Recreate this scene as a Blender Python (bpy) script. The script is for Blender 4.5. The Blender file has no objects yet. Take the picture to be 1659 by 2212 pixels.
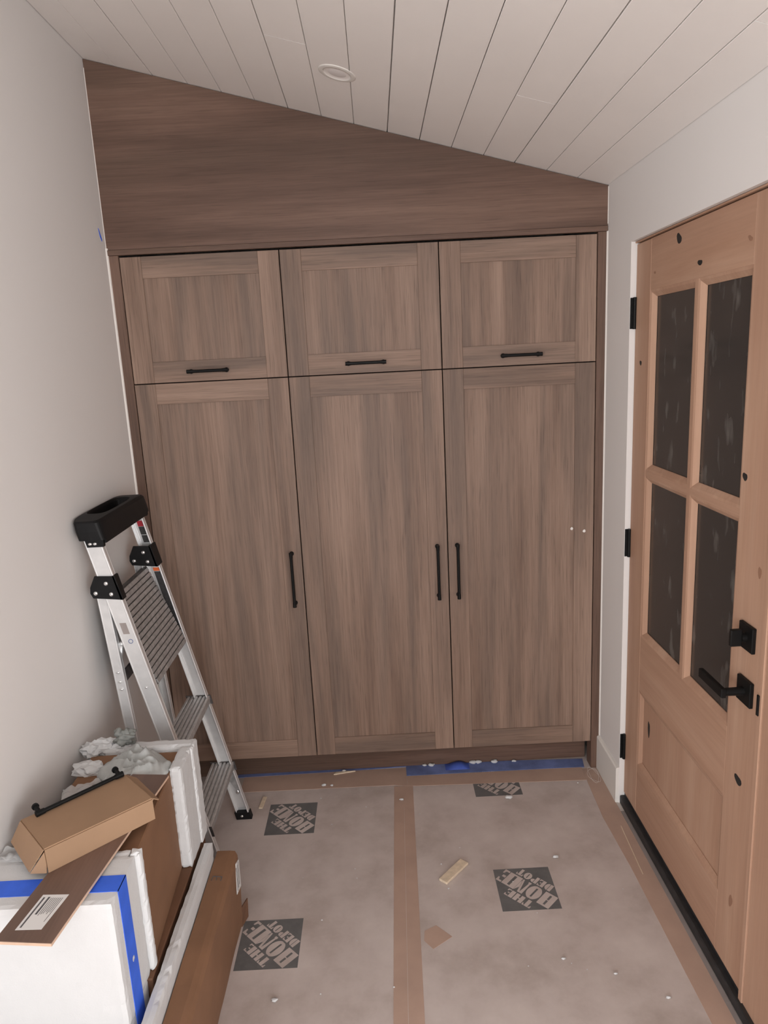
import bpy, bmesh, math, random
from mathutils import Vector, Matrix, noise
random.seed(7)
scene = bpy.context.scene
COL = scene.collection
PI = math.pi

# ------------------------------------------------------------------ camera
cam_d = bpy.data.cameras.new('camera')
cam_d.sensor_fit = 'VERTICAL'
cam_d.sensor_height = 36.0
cam_d.lens = 1530.753 * 36.0 / 2212.0
cam_d.clip_start = 0.02
cam = bpy.data.objects.new('camera', cam_d)
COL.objects.link(cam)
scene.camera = cam
PITCH, YAW, ROLL = -0.2130157, -0.0037491, 0.0504378
Rz = Matrix.Rotation(YAW, 3, 'Z'); Rx = Matrix.Rotation(PITCH, 3, 'X'); Ry = Matrix.Rotation(ROLL, 3, 'Y')
M = Rz @ Rx @ Ry                       # columns: right, forward, up
R3 = Matrix((M.col[0], M.col[2], -M.col[1])).transposed()
cam.matrix_world = Matrix.Translation((0.904384, -2.718553, 1.752901)) @ R3.to_4x4()

# ------------------------------------------------------------------ world, window light, exposure
w = bpy.data.worlds.new('world'); scene.world = w
w.use_nodes = True
bg = w.node_tree.nodes['Background']
bg.inputs[0].default_value = (0.80, 0.88, 1.0, 1)
bg.inputs[1].default_value = 1.0

def area(name, loc, rot, sx, sy, power, color):
    d = bpy.data.lights.new(name, 'AREA'); d.shape = 'RECTANGLE'; d.size = sx; d.size_y = sy
    d.energy = power; d.color = color
    o = bpy.data.objects.new(name, d); COL.objects.link(o); o.location = loc; o.rotation_euler = rot
    return o
# daylight from behind; the three unseen windows are added to light the side walls
for wx, pw in ((-1.55, 156.0), (0.85, 52.0), (3.25, 152.0)):
    area('window_daylight', (wx, -5.86, 1.35), (PI/2, 0, 0), 1.9, 2.2, pw, (0.985, 0.99, 1.0))

scene.view_settings.view_transform = 'Standard'
scene.view_settings.look = 'None'
scene.view_settings.exposure = 0.0
scene.view_settings.gamma = 1.0
scene.view_settings.use_curve_mapping = False

# ------------------------------------------------------------------ materials
def S(r, g, b):
    f = lambda c: (c/255/12.92) if c/255 <= 0.04045 else ((c/255+0.055)/1.055)**2.4
    return (f(r), f(g), f(b), 1)
def new_mat(name):
    m = bpy.data.materials.new(name); m.use_nodes = True
    nt = m.node_tree
    return m, nt, nt.nodes['Principled BSDF']
def N(nt, typ, **kw):
    n = nt.nodes.new(typ)
    for k, v in kw.items():
        if k.startswith('i_'): n.inputs[k[2:]].default_value = v
        else: setattr(n, k, v)
    return n
def ramp(nt, stops):
    n = nt.nodes.new('ShaderNodeValToRGB'); e = n.color_ramp.elements
    while len(e) < len(stops): e.new(0.5)
    for el, (p, c) in zip(e, stops): el.position = p; el.color = c
    return n
def coords(nt, scale, rand=True):
    tc = N(nt, 'ShaderNodeTexCoord')
    out = tc.outputs['Object']
    if rand:
        oi = N(nt, 'ShaderNodeObjectInfo')
        mul = N(nt, 'ShaderNodeVectorMath', operation='MULTIPLY'); mul.inputs[1].default_value = (13.1, 17.3, 19.7)
        nt.links.new(oi.outputs['Random'], mul.inputs[0])
        add = N(nt, 'ShaderNodeVectorMath', operation='ADD')
        nt.links.new(out, add.inputs[0]); nt.links.new(mul.outputs[0], add.inputs[1]); out = add.outputs[0]
    mp = N(nt, 'ShaderNodeMapping'); mp.inputs['Scale'].default_value = scale
    nt.links.new(out, mp.inputs[0])
    return mp.outputs[0]
def noise_tex(nt, vec, scale=1.0, detail=4, rough=0.55, dist=0.0):
    n = N(nt, 'ShaderNodeTexNoise'); n.inputs['Scale'].default_value = scale
    n.inputs['Detail'].default_value = detail; n.inputs['Roughness'].default_value = rough
    n.inputs['Distortion'].default_value = dist
    nt.links.new(vec, n.inputs['Vector']); return n
def mix(nt, fac, a, b, mode='MIX'):
    n = N(nt, 'ShaderNodeMix', data_type='RGBA', blend_type=mode)
    if isinstance(fac, (int, float)): n.inputs[0].default_value = fac
    else: nt.links.new(fac, n.inputs[0])
    for idx, v in ((6, a), (7, b)):
        if isinstance(v, tuple): n.inputs[idx].default_value = v
        else: nt.links.new(v, n.inputs[idx])
    return n.outputs[2]
def bump(nt, bsdf, height, strength=0.2, dist=0.002):
    b = N(nt, 'ShaderNodeBump'); b.inputs['Strength'].default_value = strength; b.inputs['Distance'].default_value = dist
    nt.links.new(height, b.inputs['Height']); nt.links.new(b.outputs[0], bsdf.inputs['Normal'])

def plain(name, color, rough=0.6, metal=0.0, var=0.0, vscale=6.0, bmp=0.0, bscale=200.0, spec=None):
    m, nt, b = new_mat(name)
    b.inputs['Roughness'].default_value = rough; b.inputs['Metallic'].default_value = metal
    if spec is not None: b.inputs['Specular IOR Level'].default_value = spec
    v = coords(nt, (1, 1, 1))
    if var > 0:
        n = noise_tex(nt, v, vscale, 5)
        c1 = tuple(max(0, c*(1-var)) for c in color[:3]) + (1,)
        c2 = tuple(min(1, c*(1+var)) for c in color[:3]) + (1,)
        r = ramp(nt, [(0.3, c1), (0.7, c2)]); nt.links.new(n.outputs['Fac'], r.inputs[0])
        nt.links.new(r.outputs[0], b.inputs['Base Color'])
    else:
        b.inputs['Base Color'].default_value = color
    if bmp > 0:
        n2 = noise_tex(nt, v, bscale, 3); bump(nt, b, n2.outputs['Fac'], bmp, 0.001)
    return m

def wood(name, axis, dark, mid, light, grey, rough=0.5, band=14.0, fine=170.0, along=0.9, finecon=0.24, pore=0.72):
    m, nt, b = new_mat(name)
    b.inputs['Roughness'].default_value = rough
    b.inputs['Specular IOR Level'].default_value = 0.35
    def sc(c, a):
        s = [c, c, c]; s[axis] = a; return tuple(s)
    n1 = noise_tex(nt, coords(nt, sc(band, along)), 1.0, 5, 0.6, 0.25)
    r1 = ramp(nt, [(0.25, dark), (0.50, mid), (0.75, light)]); nt.links.new(n1.outputs['Fac'], r1.inputs[0])
    n2 = noise_tex(nt, coords(nt, sc(band*0.55, along*0.7)), 1.3, 3, 0.5, 0.4)
    r2 = ramp(nt, [(0.43, (0, 0, 0, 1)), (0.66, (1, 1, 1, 1))]); nt.links.new(n2.outputs['Fac'], r2.inputs[0])
    c = mix(nt, r2.outputs[0], r1.outputs[0], grey)
    n3 = noise_tex(nt, coords(nt, sc(fine, 3.0)), 1.0, 4, 0.65)
    r3 = ramp(nt, [(0.30, (1-finecon,)*3+(1,)), (0.62, (1, 1, 1, 1))]); nt.links.new(n3.outputs['Fac'], r3.inputs[0])
    c = mix(nt, 1.0, c, r3.outputs[0], 'MULTIPLY')
    n4 = noise_tex(nt, coords(nt, sc(fine*2.2, 9.0)), 1.0, 2, 0.5)
    r4 = ramp(nt, [(0.30, (pore,)*3+(1,)), (0.42, (1, 1, 1, 1))]); nt.links.new(n4.outputs['Fac'], r4.inputs[0])
    c = mix(nt, 1.0, c, r4.outputs[0], 'MULTIPLY')
    nt.links.new(c, b.inputs['Base Color'])
    bump(nt, b, n3.outputs['Fac'], 0.12, 0.0008)
    return m

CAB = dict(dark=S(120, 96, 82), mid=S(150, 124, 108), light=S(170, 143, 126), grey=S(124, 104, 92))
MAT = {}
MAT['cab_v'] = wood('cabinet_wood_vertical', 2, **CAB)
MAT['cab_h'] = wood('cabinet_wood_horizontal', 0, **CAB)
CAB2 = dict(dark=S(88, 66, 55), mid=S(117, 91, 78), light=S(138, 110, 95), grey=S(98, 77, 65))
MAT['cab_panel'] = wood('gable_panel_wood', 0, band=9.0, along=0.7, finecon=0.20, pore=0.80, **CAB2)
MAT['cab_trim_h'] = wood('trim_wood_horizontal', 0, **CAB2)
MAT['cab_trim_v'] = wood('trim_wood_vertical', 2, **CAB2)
ALD = dict(dark=S(172, 133, 109), mid=S(189, 152, 128), light=S(200, 165, 142), grey=S(180, 142, 119), rough=0.6, band=9.0, fine=120.0, finecon=0.08, pore=0.97)
MAT['alder_v'] = wood('alder_wood_vertical', 2, **ALD)
MAT['alder_h'] = wood('alder_wood_horizontal', 1, **ALD)
MAT['wall'] = plain('wall_paint', S(232, 228, 225), 0.75, bmp=0.08, bscale=260)
MAT['trim_white'] = plain('trim_white_paint', S(232, 228, 222), 0.5)
MAT['ceiling'] = plain('ceiling_board_paint', S(246, 241, 237), 0.55, var=0.02, vscale=3)
MAT['caulk'] = plain('white_caulk', S(240, 234, 228), 0.6)
MAT['black_metal'] = plain('black_metal', (0.005, 0.005, 0.005, 1), 0.5, spec=0.22)
MAT['black_plastic'] = plain('black_plastic', (0.006, 0.006, 0.0065, 1), 0.55, bmp=0.25, bscale=500, spec=0.25)
MAT['dark_gap'] = plain('cabinet_interior', S(34, 25, 21), 0.9)  # shade of the door gaps put into the near-black body colour
MAT['aluminium'] = plain('aluminium', (0.80, 0.80, 0.80, 1), 0.40, metal=0.6, var=0.05, vscale=30)
MAT['alu_worn'] = plain('worn_aluminium', (0.47, 0.46, 0.455, 1), 0.5, metal=0.5, var=0.22, vscale=45)
MAT['alu_tread'] = plain('tread_aluminium', (0.62, 0.61, 0.60, 1), 0.45, metal=0.5, var=0.12, vscale=60)
MAT['alu_dark'] = plain('dark_dirty_metal', (0.09, 0.08, 0.078, 1), 0.6, metal=0.3, var=0.4, vscale=40)
MAT['steel'] = plain('bolt_steel', (0.85, 0.85, 0.85, 1), 0.25, metal=0.9)
MAT['foam'] = plain('white_foam', S(216, 216, 216), 0.9, var=0.02, vscale=12, bmp=0.35, bscale=240)
MAT['card'] = plain('brown_cardboard', S(134, 98, 72), 0.8, var=0.10, vscale=7, bmp=0.1, bscale=90)
MAT['card_dark'] = plain('dark_brown_cardboard', S(116, 82, 60), 0.8, var=0.10, vscale=7)
MAT['card_light'] = plain('tan_cardboard', S(162, 130, 102), 0.8, var=0.05, vscale=10)
MAT['blue_tape'] = plain('blue_painters_tape', S(58, 108, 232), 0.6, var=0.10, vscale=20)
MAT['blue_dusty'] = plain('dusty_blue_tape', S(112, 126, 176), 0.85, var=0.30, vscale=14)
MAT['tape'] = plain('brown_paper_tape', S(186, 158, 142), 0.55, var=0.08, vscale=8)
MAT['tape_grey'] = plain('grey_tape_residue', S(150, 140, 136), 0.6, var=0.08, vscale=20)
MAT['rag'] = plain('grey_cloth', S(184, 186, 184), 0.95, var=0.10, vscale=40, bmp=0.4, bscale=900)
MAT['rag_dark'] = plain('dark_grey_cloth', S(140, 142, 138), 0.95, var=0.2, vscale=40, bmp=0.4, bscale=900)
MAT['pine'] = plain('pine_offcut', S(222, 203, 178), 0.7, var=0.10, vscale=60)
MAT['laminate'] = wood('laminate_plank', 1, dark=S(98, 76, 66), mid=S(120, 95, 83), light=S(134, 108, 96), grey=S(108, 86, 75), rough=0.45, band=7.0, finecon=0.10, pore=0.95)
MAT['laminate_edge'] = plain('plank_core', S(214, 182, 158), 0.7, var=0.05, vscale=40)
MAT['label_white'] = plain('white_label', S(232, 230, 228), 0.6)
MAT['print_dark'] = plain('label_print', S(92, 90, 92), 0.7, var=0.3, vscale=300)
MAT['red'] = plain('red_sticker', S(176, 36, 52), 0.5)
MAT['orange'] = plain('orange_sticker', S(236, 110, 52), 0.5)
MAT['sticker_black'] = plain('black_sticker', S(52, 50, 50), 0.5, var=0.5, vscale=120)
MAT['sill'] = plain('black_sill', (0.022, 0.022, 0.023, 1), 0.5, var=0.4, vscale=30)
MAT['logo'] = plain('dark_logo_ink', S(106, 105, 104), 0.8, var=0.12, vscale=30)
MAT['knot'] = plain('dark_knot', (0.018, 0.014, 0.012, 1), 0.8)
MAT['knot_soft'] = plain('brown_knot', S(150, 112, 90), 0.7)
MAT['light_lens'] = plain('downlight_lens', S(235, 230, 228), 0.4)
MAT['exterior_glass'] = plain('window_glass', (0.8, 0.9, 1.0, 1), 0.05)

# protective paper with scuffs and dust
m, nt, b = new_mat('floor_paper'); MAT['paper'] = m
b.inputs['Roughness'].default_value = 0.75
v = coords(nt, (1, 1, 1))
n = noise_tex(nt, v, 5.0, 8, 0.62)
r = ramp(nt, [(0.30, S(178, 164, 156)), (0.50, S(199, 186, 180)), (0.72, S(211, 199, 193))])
nt.links.new(n.outputs['Fac'], r.inputs[0])
n2 = noise_tex(nt, v, 28.0, 4, 0.6)
r2 = ramp(nt, [(0.66, (0, 0, 0, 1)), (0.80, (0.55, 0.55, 0.55, 1))]); nt.links.new(n2.outputs['Fac'], r2.inputs[0])
c = mix(nt, r2.outputs[0], r.outputs[0], S(206, 194, 184))
nt.links.new(c, b.inputs['Base Color'])
bump(nt, b, n.outputs['Fac'], 0.15, 0.003)
# dark dusty door glass
m, nt, b = new_mat('dark_dusty_glass'); MAT['glass'] = m
b.inputs['Roughness'].default_value = 0.16
b.inputs['Specular IOR Level'].default_value = 0.5
v = coords(nt, (1, 26, 9))
n = noise_tex(nt, v, 1.0, 2, 0.5)
r = ramp(nt, [(0.60, (0.036, 0.033, 0.031, 1)), (0.74, (0.105, 0.10, 0.094, 1))])
nt.links.new(n.outputs['Fac'], r.inputs[0]); nt.links.new(r.outputs[0], b.inputs['Base Color'])
# clear wrinkled film
m, nt, b = new_mat('clear_plastic_film'); MAT['film'] = m
b.inputs['Base Color'].default_value = (0.85, 0.86, 0.86, 1); b.inputs['Roughness'].default_value = 0.25
b.inputs['Alpha'].default_value = 0.5

# ------------------------------------------------------------------ geometry helpers
ROOTW = {}
class MB:
    def __init__(s): s.bm = bmesh.new()
    def box(s, lo, hi, bev=0.0, xf=None, seg=1):
        r = bmesh.ops.create_cube(s.bm, size=1.0)
        vs = r['verts']
        for v in vs:
            v.co = Vector([lo[i] + (v.co[i]+0.5)*(hi[i]-lo[i]) for i in range(3)])
        if bev > 0:
            es = list({e for v in vs for e in v.link_edges})
            rb = bmesh.ops.bevel(s.bm, geom=es, offset=bev, segments=seg, affect='EDGES', profile=0.6)
            vs = list({v for f in rb['faces'] for v in f.verts} | {v for v in vs if v.is_valid})
        if xf is not None:
            for v in vs: v.co = xf @ v.co
        return s
    def poly(s, pts2, axis, a0, a1, xf=None):
        """prism: closed 2-D outline extruded along axis from a0 to a1"""
        def mk(p, a):
            q = [0, 0, 0]; o = [i for i in range(3) if i != axis]
            q[o[0]], q[o[1]] = p; q[axis] = a
            v = Vector(q); return xf @ v if xf is not None else v
        A = [s.bm.verts.new(mk(p, a0)) for p in pts2]; B = [s.bm.verts.new(mk(p, a1)) for p in pts2]
        n = len(pts2)
        s.bm.faces.new(A); s.bm.faces.new(B[::-1])
        for i in range(n): s.bm.faces.new((A[i], B[i], B[(i+1) % n], A[(i+1) % n]))
        return s
    def hexa(s, P):
        """8 points: bottom 4 ccw, top 4 ccw"""
        v = [s.bm.verts.new(Vector(p)) for p in P]
        for f in ((3, 2, 1, 0), (4, 5, 6, 7), (0, 1, 5, 4), (1, 2, 6, 5), (2, 3, 7, 6), (3, 0, 4, 7)):
            s.bm.faces.new([v[i] for i in f])
        return s
    def tube(s, p0, p1, r, n=12, r1=None, cap=True):
        p0 = Vector(p0); p1 = Vector(p1); d = (p1-p0)
        z = d.normalized(); x = z.orthogonal().normalized(); y = z.cross(x)
        r1 = r if r1 is None else r1
        A = [s.bm.verts.new(p0 + (x*math.cos(2*PI*i/n) + y*math.sin(2*PI*i/n))*r) for i in range(n)]
        B = [s.bm.verts.new(p1 + (x*math.cos(2*PI*i/n) + y*math.sin(2*PI*i/n))*r1) for i in range(n)]
        for i in range(n): s.bm.faces.new((A[i], A[(i+1) % n], B[(i+1) % n], B[i]))
        if cap: s.bm.faces.new(A[::-1]); s.bm.faces.new(B)
        return s
    def lathe(s, prof, n=40, xf=None):
        rings = []
        for (r, z) in prof:
            if r < 1e-6: rings.append([s.bm.verts.new(Vector((0, 0, z)))])
            else: rings.append([s.bm.verts.new(Vector((r*math.cos(2*PI*i/n), r*math.sin(2*PI*i/n), z))) for i in range(n)])
        for a, c in zip(rings, rings[1:]):
            for i in range(n):
                j = (i+1) % n
                if len(a) == 1 and len(c) == 1: continue
                if len(a) == 1: s.bm.faces.new((a[0], c[i], c[j]))
                elif len(c) == 1: s.bm.faces.new((a[i], c[0], a[j]))
                else: s.bm.faces.new((a[i], c[i], c[j], a[j]))
        if xf is not None:
            for rg in rings:
                for v in rg: v.co = xf @ v.co
        return s
    def foam(s, lo, hi, res=0.012, jit=0.0015, rnd=0.004, seed=0):
        """box of crumbly foam: gridded faces, softened and chipped edges"""
        lo = Vector(lo); hi = Vector(hi); d = hi-lo
        n = [max(2, int(round(d[i]/res))) for i in range(3)]
        idx = {}
        def vert(i, j, k):
            key = (i, j, k)
            if key in idx: return idx[key]
            t = Vector((i/n[0], j/n[1], k/n[2]))
            p = Vector([lo[a] + t[a]*d[a] for a in range(3)])
            ext = [(i in (0, n[0])), (j in (0, n[1])), (k in (0, n[2]))]
            c = sum(ext)
            nv = noise.noise_vector(p*55 + Vector((seed*3.1, 0, 0)))
            nb = noise.noise(p*120 + Vector((seed, 5, 1)))
            if c >= 2:
                for a in range(3):
                    if ext[a]:
                        sgn = -1 if t[a] < 0.5 else 1
                        p[a] -= sgn*(rnd*0.6 + max(0, nb)*rnd*1.6)
            p += nv*jit
            q = s.bm.verts.new(p); idx[key] = q; return q
        def grid(fix, val, a, c_):
            for i in range(n[a]):
                for j in range(n[c_]):
                    def g(ii, jj):
                        k = [0, 0, 0]; k[fix] = val; k[a] = ii; k[c_] = jj; return vert(*k)
                    f = [g(i, j), g(i+1, j), g(i+1, j+1), g(i, j+1)]
                    if val == 0: f.reverse()
                    if fix == 1: f.reverse()
                    s.bm.faces.new(f)
        for fix, a, c_ in ((0, 1, 2), (1, 0, 2), (2, 0, 1)):
            grid(fix, 0, a, c_); grid(fix, n[fix], a, c_)
        return s
    def blob(s, c, r, sub=2, jit=0.25, seed=0, fr=1.0):
        ret = bmesh.ops.create_icosphere(s.bm, subdivisions=sub, radius=1.0)
        for v in ret['verts']:
            k = 1 + jit*noise.noise(v.co*1.7*fr + Vector((seed*2.3, seed, 1)))
            v.co = Vector((c[0]+v.co.x*r[0]*k, c[1]+v.co.y*r[1]*k, c[2]+v.co.z*r[2]*k))
        return s

def thing(name, loc, label=None, cat=None, group=None, kind=None):
    o = bpy.data.objects.new(name, None); COL.objects.link(o)
    o.location = loc; o.empty_display_size = 0.05
    ROOTW[o.name] = Vector(loc)
    tag(o, label, cat, group, kind)
    return o
def tag(o, label=None, cat=None, group=None, kind=None):
    if label: o['label'] = label
    if cat: o['category'] = cat
    if group: o['group'] = group
    if kind: o['kind'] = kind
    return o
def obj(name, mb, mat, parent=None, smooth=False, label=None, cat=None, group=None, kind=None):
    bm = mb.bm
    bmesh.ops.recalc_face_normals(bm, faces=bm.faces)
    if parent is not None: org = ROOTW[parent.name]
    else:
        xs = [v.co.x for v in bm.verts]; ys = [v.co.y for v in bm.verts]; zs = [v.co.z for v in bm.verts]
        org = Vector(((min(xs)+max(xs))/2, (min(ys)+max(ys))/2, min(zs)))
    for v in bm.verts: v.co -= org
    me = bpy.data.meshes.new(name); bm.to_mesh(me); bm.free()
    if smooth:
        for p in me.polygons: p.use_smooth = True
    me.materials.append(MAT[mat] if isinstance(mat, str) else mat)
    o = bpy.data.objects.new(name, me); COL.objects.link(o)
    ROOTW[o.name] = org.copy()
    if parent is None: o.location = org
    else: o.parent = parent
    tag(o, label, cat, group, kind)
    return o

# ------------------------------------------------------------------ dimensions (metres)
XL, XR = -0.0411, 1.7784           # side walls
CW = 0.58044                        # cabinet door pitch
ZPL, ZPR = 2.8095, 2.3214           # ceiling height at left / right wall
SL = (ZPR-ZPL)/(XR-XL)
YM = -2.90                          # mouth of the entry nook
YB = -5.80                          # unseen window wall of the room added behind the camera
WX0, WX1, WZ = -3.0, 4.8, 3.1       # extents of that room
def zc(x): return ZPL + SL*(x-XL)
XD = 1.7974                         # entry door face
HY, LY = -0.244, -1.1464            # hinge / latch edges
DT, DB = 2.081, 0.049

# ------------------------------------------------------------------ room shell
SUB = plain('subfloor', S(208, 198, 190), 0.8, var=0.05)  # colour lightened so the unseen room floor bounces light onto the ceiling
fl = obj('floor', MB().box((WX0-0.1, YB-0.1, -0.06), (WX1+0.1, 0.7, -0.0006)), SUB, kind='structure')
obj('wall_left', MB().box((XL-0.1, YM, -0.06), (XL, 0.7, ZPL+0.2)), 'wall', kind='structure')
wr = thing('wall_right', (XR, -1.5, 0), kind='structure')
OY1 = -1.34                         # far end of door opening incl. wood post
OZ = 2.0905
mb = MB().box((XR, HY, -0.06), (XR+0.15, 0.7, 2.45)).box((XR, OY1, OZ), (XR+0.15, HY, 2.45)).box((XR, YM, -0.06), (XR+0.15, OY1, 2.45))
obj('plaster', mb, 'wall', wr)
obj('wall_far', MB().box((XL-0.1, 0.62, -0.06), (XR+0.15, 0.7, 2.95)), 'wall', kind='structure')
# unseen wider room behind the camera, shaped to spread window light into the nook
obj('wall_front_left', MB().box((WX0, YM-0.1, -0.06), (XL, YM, WZ)), 'wall', kind='structure')
obj('wall_front_right', MB().box((XR, YM-0.1, -0.06), (WX1, YM, WZ)), 'wall', kind='structure')
obj('wall_header', MB().poly([(XL, zc(XL)), (XR, zc(XR)), (XR, WZ), (XL, WZ)], 1, YM-0.1, YM), 'wall', kind='structure')
obj('wall_side_left', MB().box((WX0-0.1, YB-0.1, -0.06), (WX0, YM, WZ)), 'wall', kind='structure')
obj('wall_side_right', MB().box((WX1, YB-0.1, -0.06), (WX1+0.1, YM, WZ)), 'wall', kind='structure')
obj('ceiling_flat', MB().box((WX0-0.1, YB-0.1, WZ), (WX1+0.1, YM, WZ+0.1)), 'wall', kind='structure')
mb = MB(); edges = [WX0]
for wx in (-1.55, 0.85, 3.25): edges += [wx-0.95, wx+0.95]
edges.append(WX1)
for i in range(0, 8, 2): mb.box((edges[i], YB-0.1, -0.06), (edges[i+1], YB, WZ))
for i in range(1, 7, 2):
    mb.box((edges[i], YB-0.1, -0.06), (edges[i+1], YB, 0.25)); mb.box((edges[i], YB-0.1, 2.45), (edges[i+1], YB, WZ))
obj('wall_back', mb, 'wall', kind='structure')
for k, wx in enumerate((-1.55, 0.85, 3.25)):  # unseen windows, put in for the daylight lamps
    wb = thing('window_%d' % (k+1), (wx, YB, 0.25), kind='structure')
    a0, a1 = wx-0.95, wx+0.95
    obj('window_frame', MB().box((a0, YB-0.05, 0.25), (a0+0.05, YB, 2.45)).box((a1-0.05, YB-0.05, 0.25), (a1, YB, 2.45))
        .box((a0+0.05, YB-0.05, 0.25), (a1-0.05, YB, 0.30)).box((a0+0.05, YB-0.05, 2.40), (a1-0.05, YB, 2.45)), 'trim_white', wb)

# ceiling: backing plus tongue-and-groove boards
ce = thing('ceiling', (XL, -2.2, ZPL), kind='structure')
nrm = Vector((-SL, 0, 1)).normalized()
def slab(x0, x1, y0, y1, d0, d1, ch=0.0):
    mb = MB()
    def P(x, y, d): return Vector((x, y, zc(x))) + nrm*d
    if ch <= 0:
        return mb.hexa([P(x0, y0, d0), P(x1, y0, d0), P(x1, y1, d0), P(x0, y1, d0), P(x0, y0, d1), P(x1, y0, d1), P(x1, y1, d1), P(x0, y1, d1)])
    t = Vector((1, 0, SL)).normalized()
    out = []
    for y in (y0, y1):
        out.append([P(x0, y, d1), P(x0, y, d0+ch), P(x0, y, d0)+t*ch, P(x1, y, d0)-t*ch, P(x1, y, d0+ch), P(x1, y, d1)])
    A = [mb.bm.verts.new(p) for p in out[0]]; B = [mb.bm.verts.new(p) for p in out[1]]
    mb.bm.faces.new(A); mb.bm.faces.new(B[::-1])
    for i in range(6): mb.bm.faces.new((A[i], B[i], B[(i+1) % 6], A[(i+1) % 6]))
    return mb
obj('backing', slab(XL-0.1, XR+0.15, YM, 0.7, 0.014, 0.06), 'ceiling', ce)
grooves = [XL, 0.0705, 0.191, 0.309, 0.423, 0.536, 0.650, 0.764, 0.877, 0.993, 1.106, 1.218, 1.332, 1.442, 1.557, 1.668, XR]
splits = {6: -0.572, 12: -0.582, 15: -1.20, 3: -2.2, 9: -1.9}
gapw = {0: .0006, 1: .0016, 2: .0008, 5: .0014, 8: .0016, 9: .0012, 12: .0014}
for i in range(16):
    g0 = gapw.get(i-1, .0009); g1 = gapw.get(i, .0009)
    x0 = grooves[i] + g0; x1 = grooves[i+1] - g1
    ys = [0.10] + ([splits[i]] if i in splits else []) + [YM]
    for a, c_ in zip(ys, ys[1:]):
        obj('ceiling_board', slab(x0, x1, c_+0.0012, a-0.0012, 0.0, 0.0135, 0.0014), 'ceiling', ce)

# baseboard, caulk, trim
obj('baseboard_right', MB().poly([(1.766, 0), (XR, 0), (XR, 0.152), (1.771, 0.152), (1.766, 0.147)], 1, HY+0.001, -0.001), 'trim_white', kind='structure')
obj('trim_1', MB().poly([(XL, 0.0), (XL+0.006, 0.0), (XL+0.004, -0.005), (XL, -0.008)], 2, 0.0, 2.19), 'caulk', kind='structure')
obj('trim_2', MB().poly([(XR, 0.0), (XR-0.0045, 0.0), (XR, -0.006)], 2, 0.153, 2.165), 'caulk', kind='structure')
obj('trim_3', MB().poly([(XL, 0.0), (XL+0.0018, 0.0), (XL, -0.0025)], 2, 2.19, ZPL-0.03), 'caulk', kind='structure')
obj('trim_4', MB().poly([(XR, 0.0), (XR-0.002, 0.0), (XR, -0.003)], 2, 2.19, ZPR-0.005), 'caulk', kind='structure')

# ------------------------------------------------------------------ entry door
dr = thing('door_1', (XD, (HY+LY)/2, 0), kind='structure')
T = 0.044
ST = 0.1255
yg0, yg1 = HY-0.003-ST+0.0, -1.000     # inner edges of the stiles
yh = HY-0.003; yl = LY+0.002
obj('stile', MB().box((XD, yg0, DB), (XD+T, yh, DT), 0.0015), 'alder_v', dr)
obj('stile', MB().box((XD, yl, DB), (XD+T, yg1, DT), 0.0015), 'alder_v', dr)
zt0 = 1.924; zl0, zl1 = 0.541, 0.748; zb1 = 0.243
obj('rail', MB().box((XD+0.0004, yg1, zt0), (XD+T, yg0, DT), 0.0008), 'alder_h', dr, label='top rail with dark knots')
obj('rail', MB().box((XD+0.0004, yg1, zl0), (XD+T, yg0, zl1), 0.0008), 'alder_h', dr)
obj('rail', MB().box((XD+0.0004, yg1, DB), (XD+T, yg0, zb1), 0.0008), 'alder_h', dr)
ym0, ym1 = -0.7165, -0.6965; zm0, zm1 = 1.324, 1.343
obj('muntin', MB().box((XD+0.0006, ym0, zl1), (XD+T, ym1, zt0)), 'alder_v', dr)
obj('muntin', MB().box((XD+0.0006, yg1, zm0), (XD+T, ym0, zm1)), 'alder_h', dr)
obj('muntin', MB().box((XD+0.0006, ym1, zm0), (XD+T, yg0, zm1)), 'alder_h', dr)
def bead_ring(mb, y0, y1, z0, z1, x0, x1, wd):
    """sloping moulding running round a rectangle; face at x0 on the outside, x1 on the inside"""
    o = [(y0, z0), (y1, z0), (y1, z1), (y0, z1)]
    q = [(y0+wd, z0+wd), (y1-wd, z0+wd), (y1-wd, z1-wd), (y0+wd, z1-wd)]
    e = 0.35
    k = [(y0+wd*e, z0+wd*e), (y1-wd*e, z0+wd*e), (y1-wd*e, z1-wd*e), (y0+wd*e, z1-wd*e)]
    V = lambda p, x: mb.bm.verts.new((x, p[0], p[1]))
    A = [V(p, x0) for p in o]; K = [V(p, x0+(x1-x0)*0.12) for p in k]; Q = [V(p, x1-(x1-x0)*0.15) for p in q]; Z = [V(p, x1) for p in q]; B = [V(p, x1+0.004) for p in o]
    for u, t in ((A, K), (K, Q), (Q, Z), (Z, B)):
        for i in range(4): mb.bm.faces.new((u[i], u[(i+1) % 4], t[(i+1) % 4], t[i]))
    return mb
for (a, c_) in ((yg1, ym0), (ym1, yg0)):
    for (z0, z1) in ((zl1, zm0), (zm1, zt0)):
        p = obj('pane', MB().box((XD+0.0175, a+0.002, z0+0.002), (XD+0.0235, c_-0.002, z1-0.002)), 'glass', dr)
        obj('glazing_bead', bead_ring(MB(), a, c_, z0, z1, XD+0.001, XD+0.0165, 0.021), 'alder_v', dr)
obj('lower_panel', MB().box((XD+0.013, yg1-0.0005, zb1), (XD+0.03, yg0, zl0)), 'alder_v', dr)
obj('panel_bead', bead_ring(MB(), yg1, yg0, zb1, zl0, XD+0.0005, XD+0.0125, 0.022), 'alder_v', dr)
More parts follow.
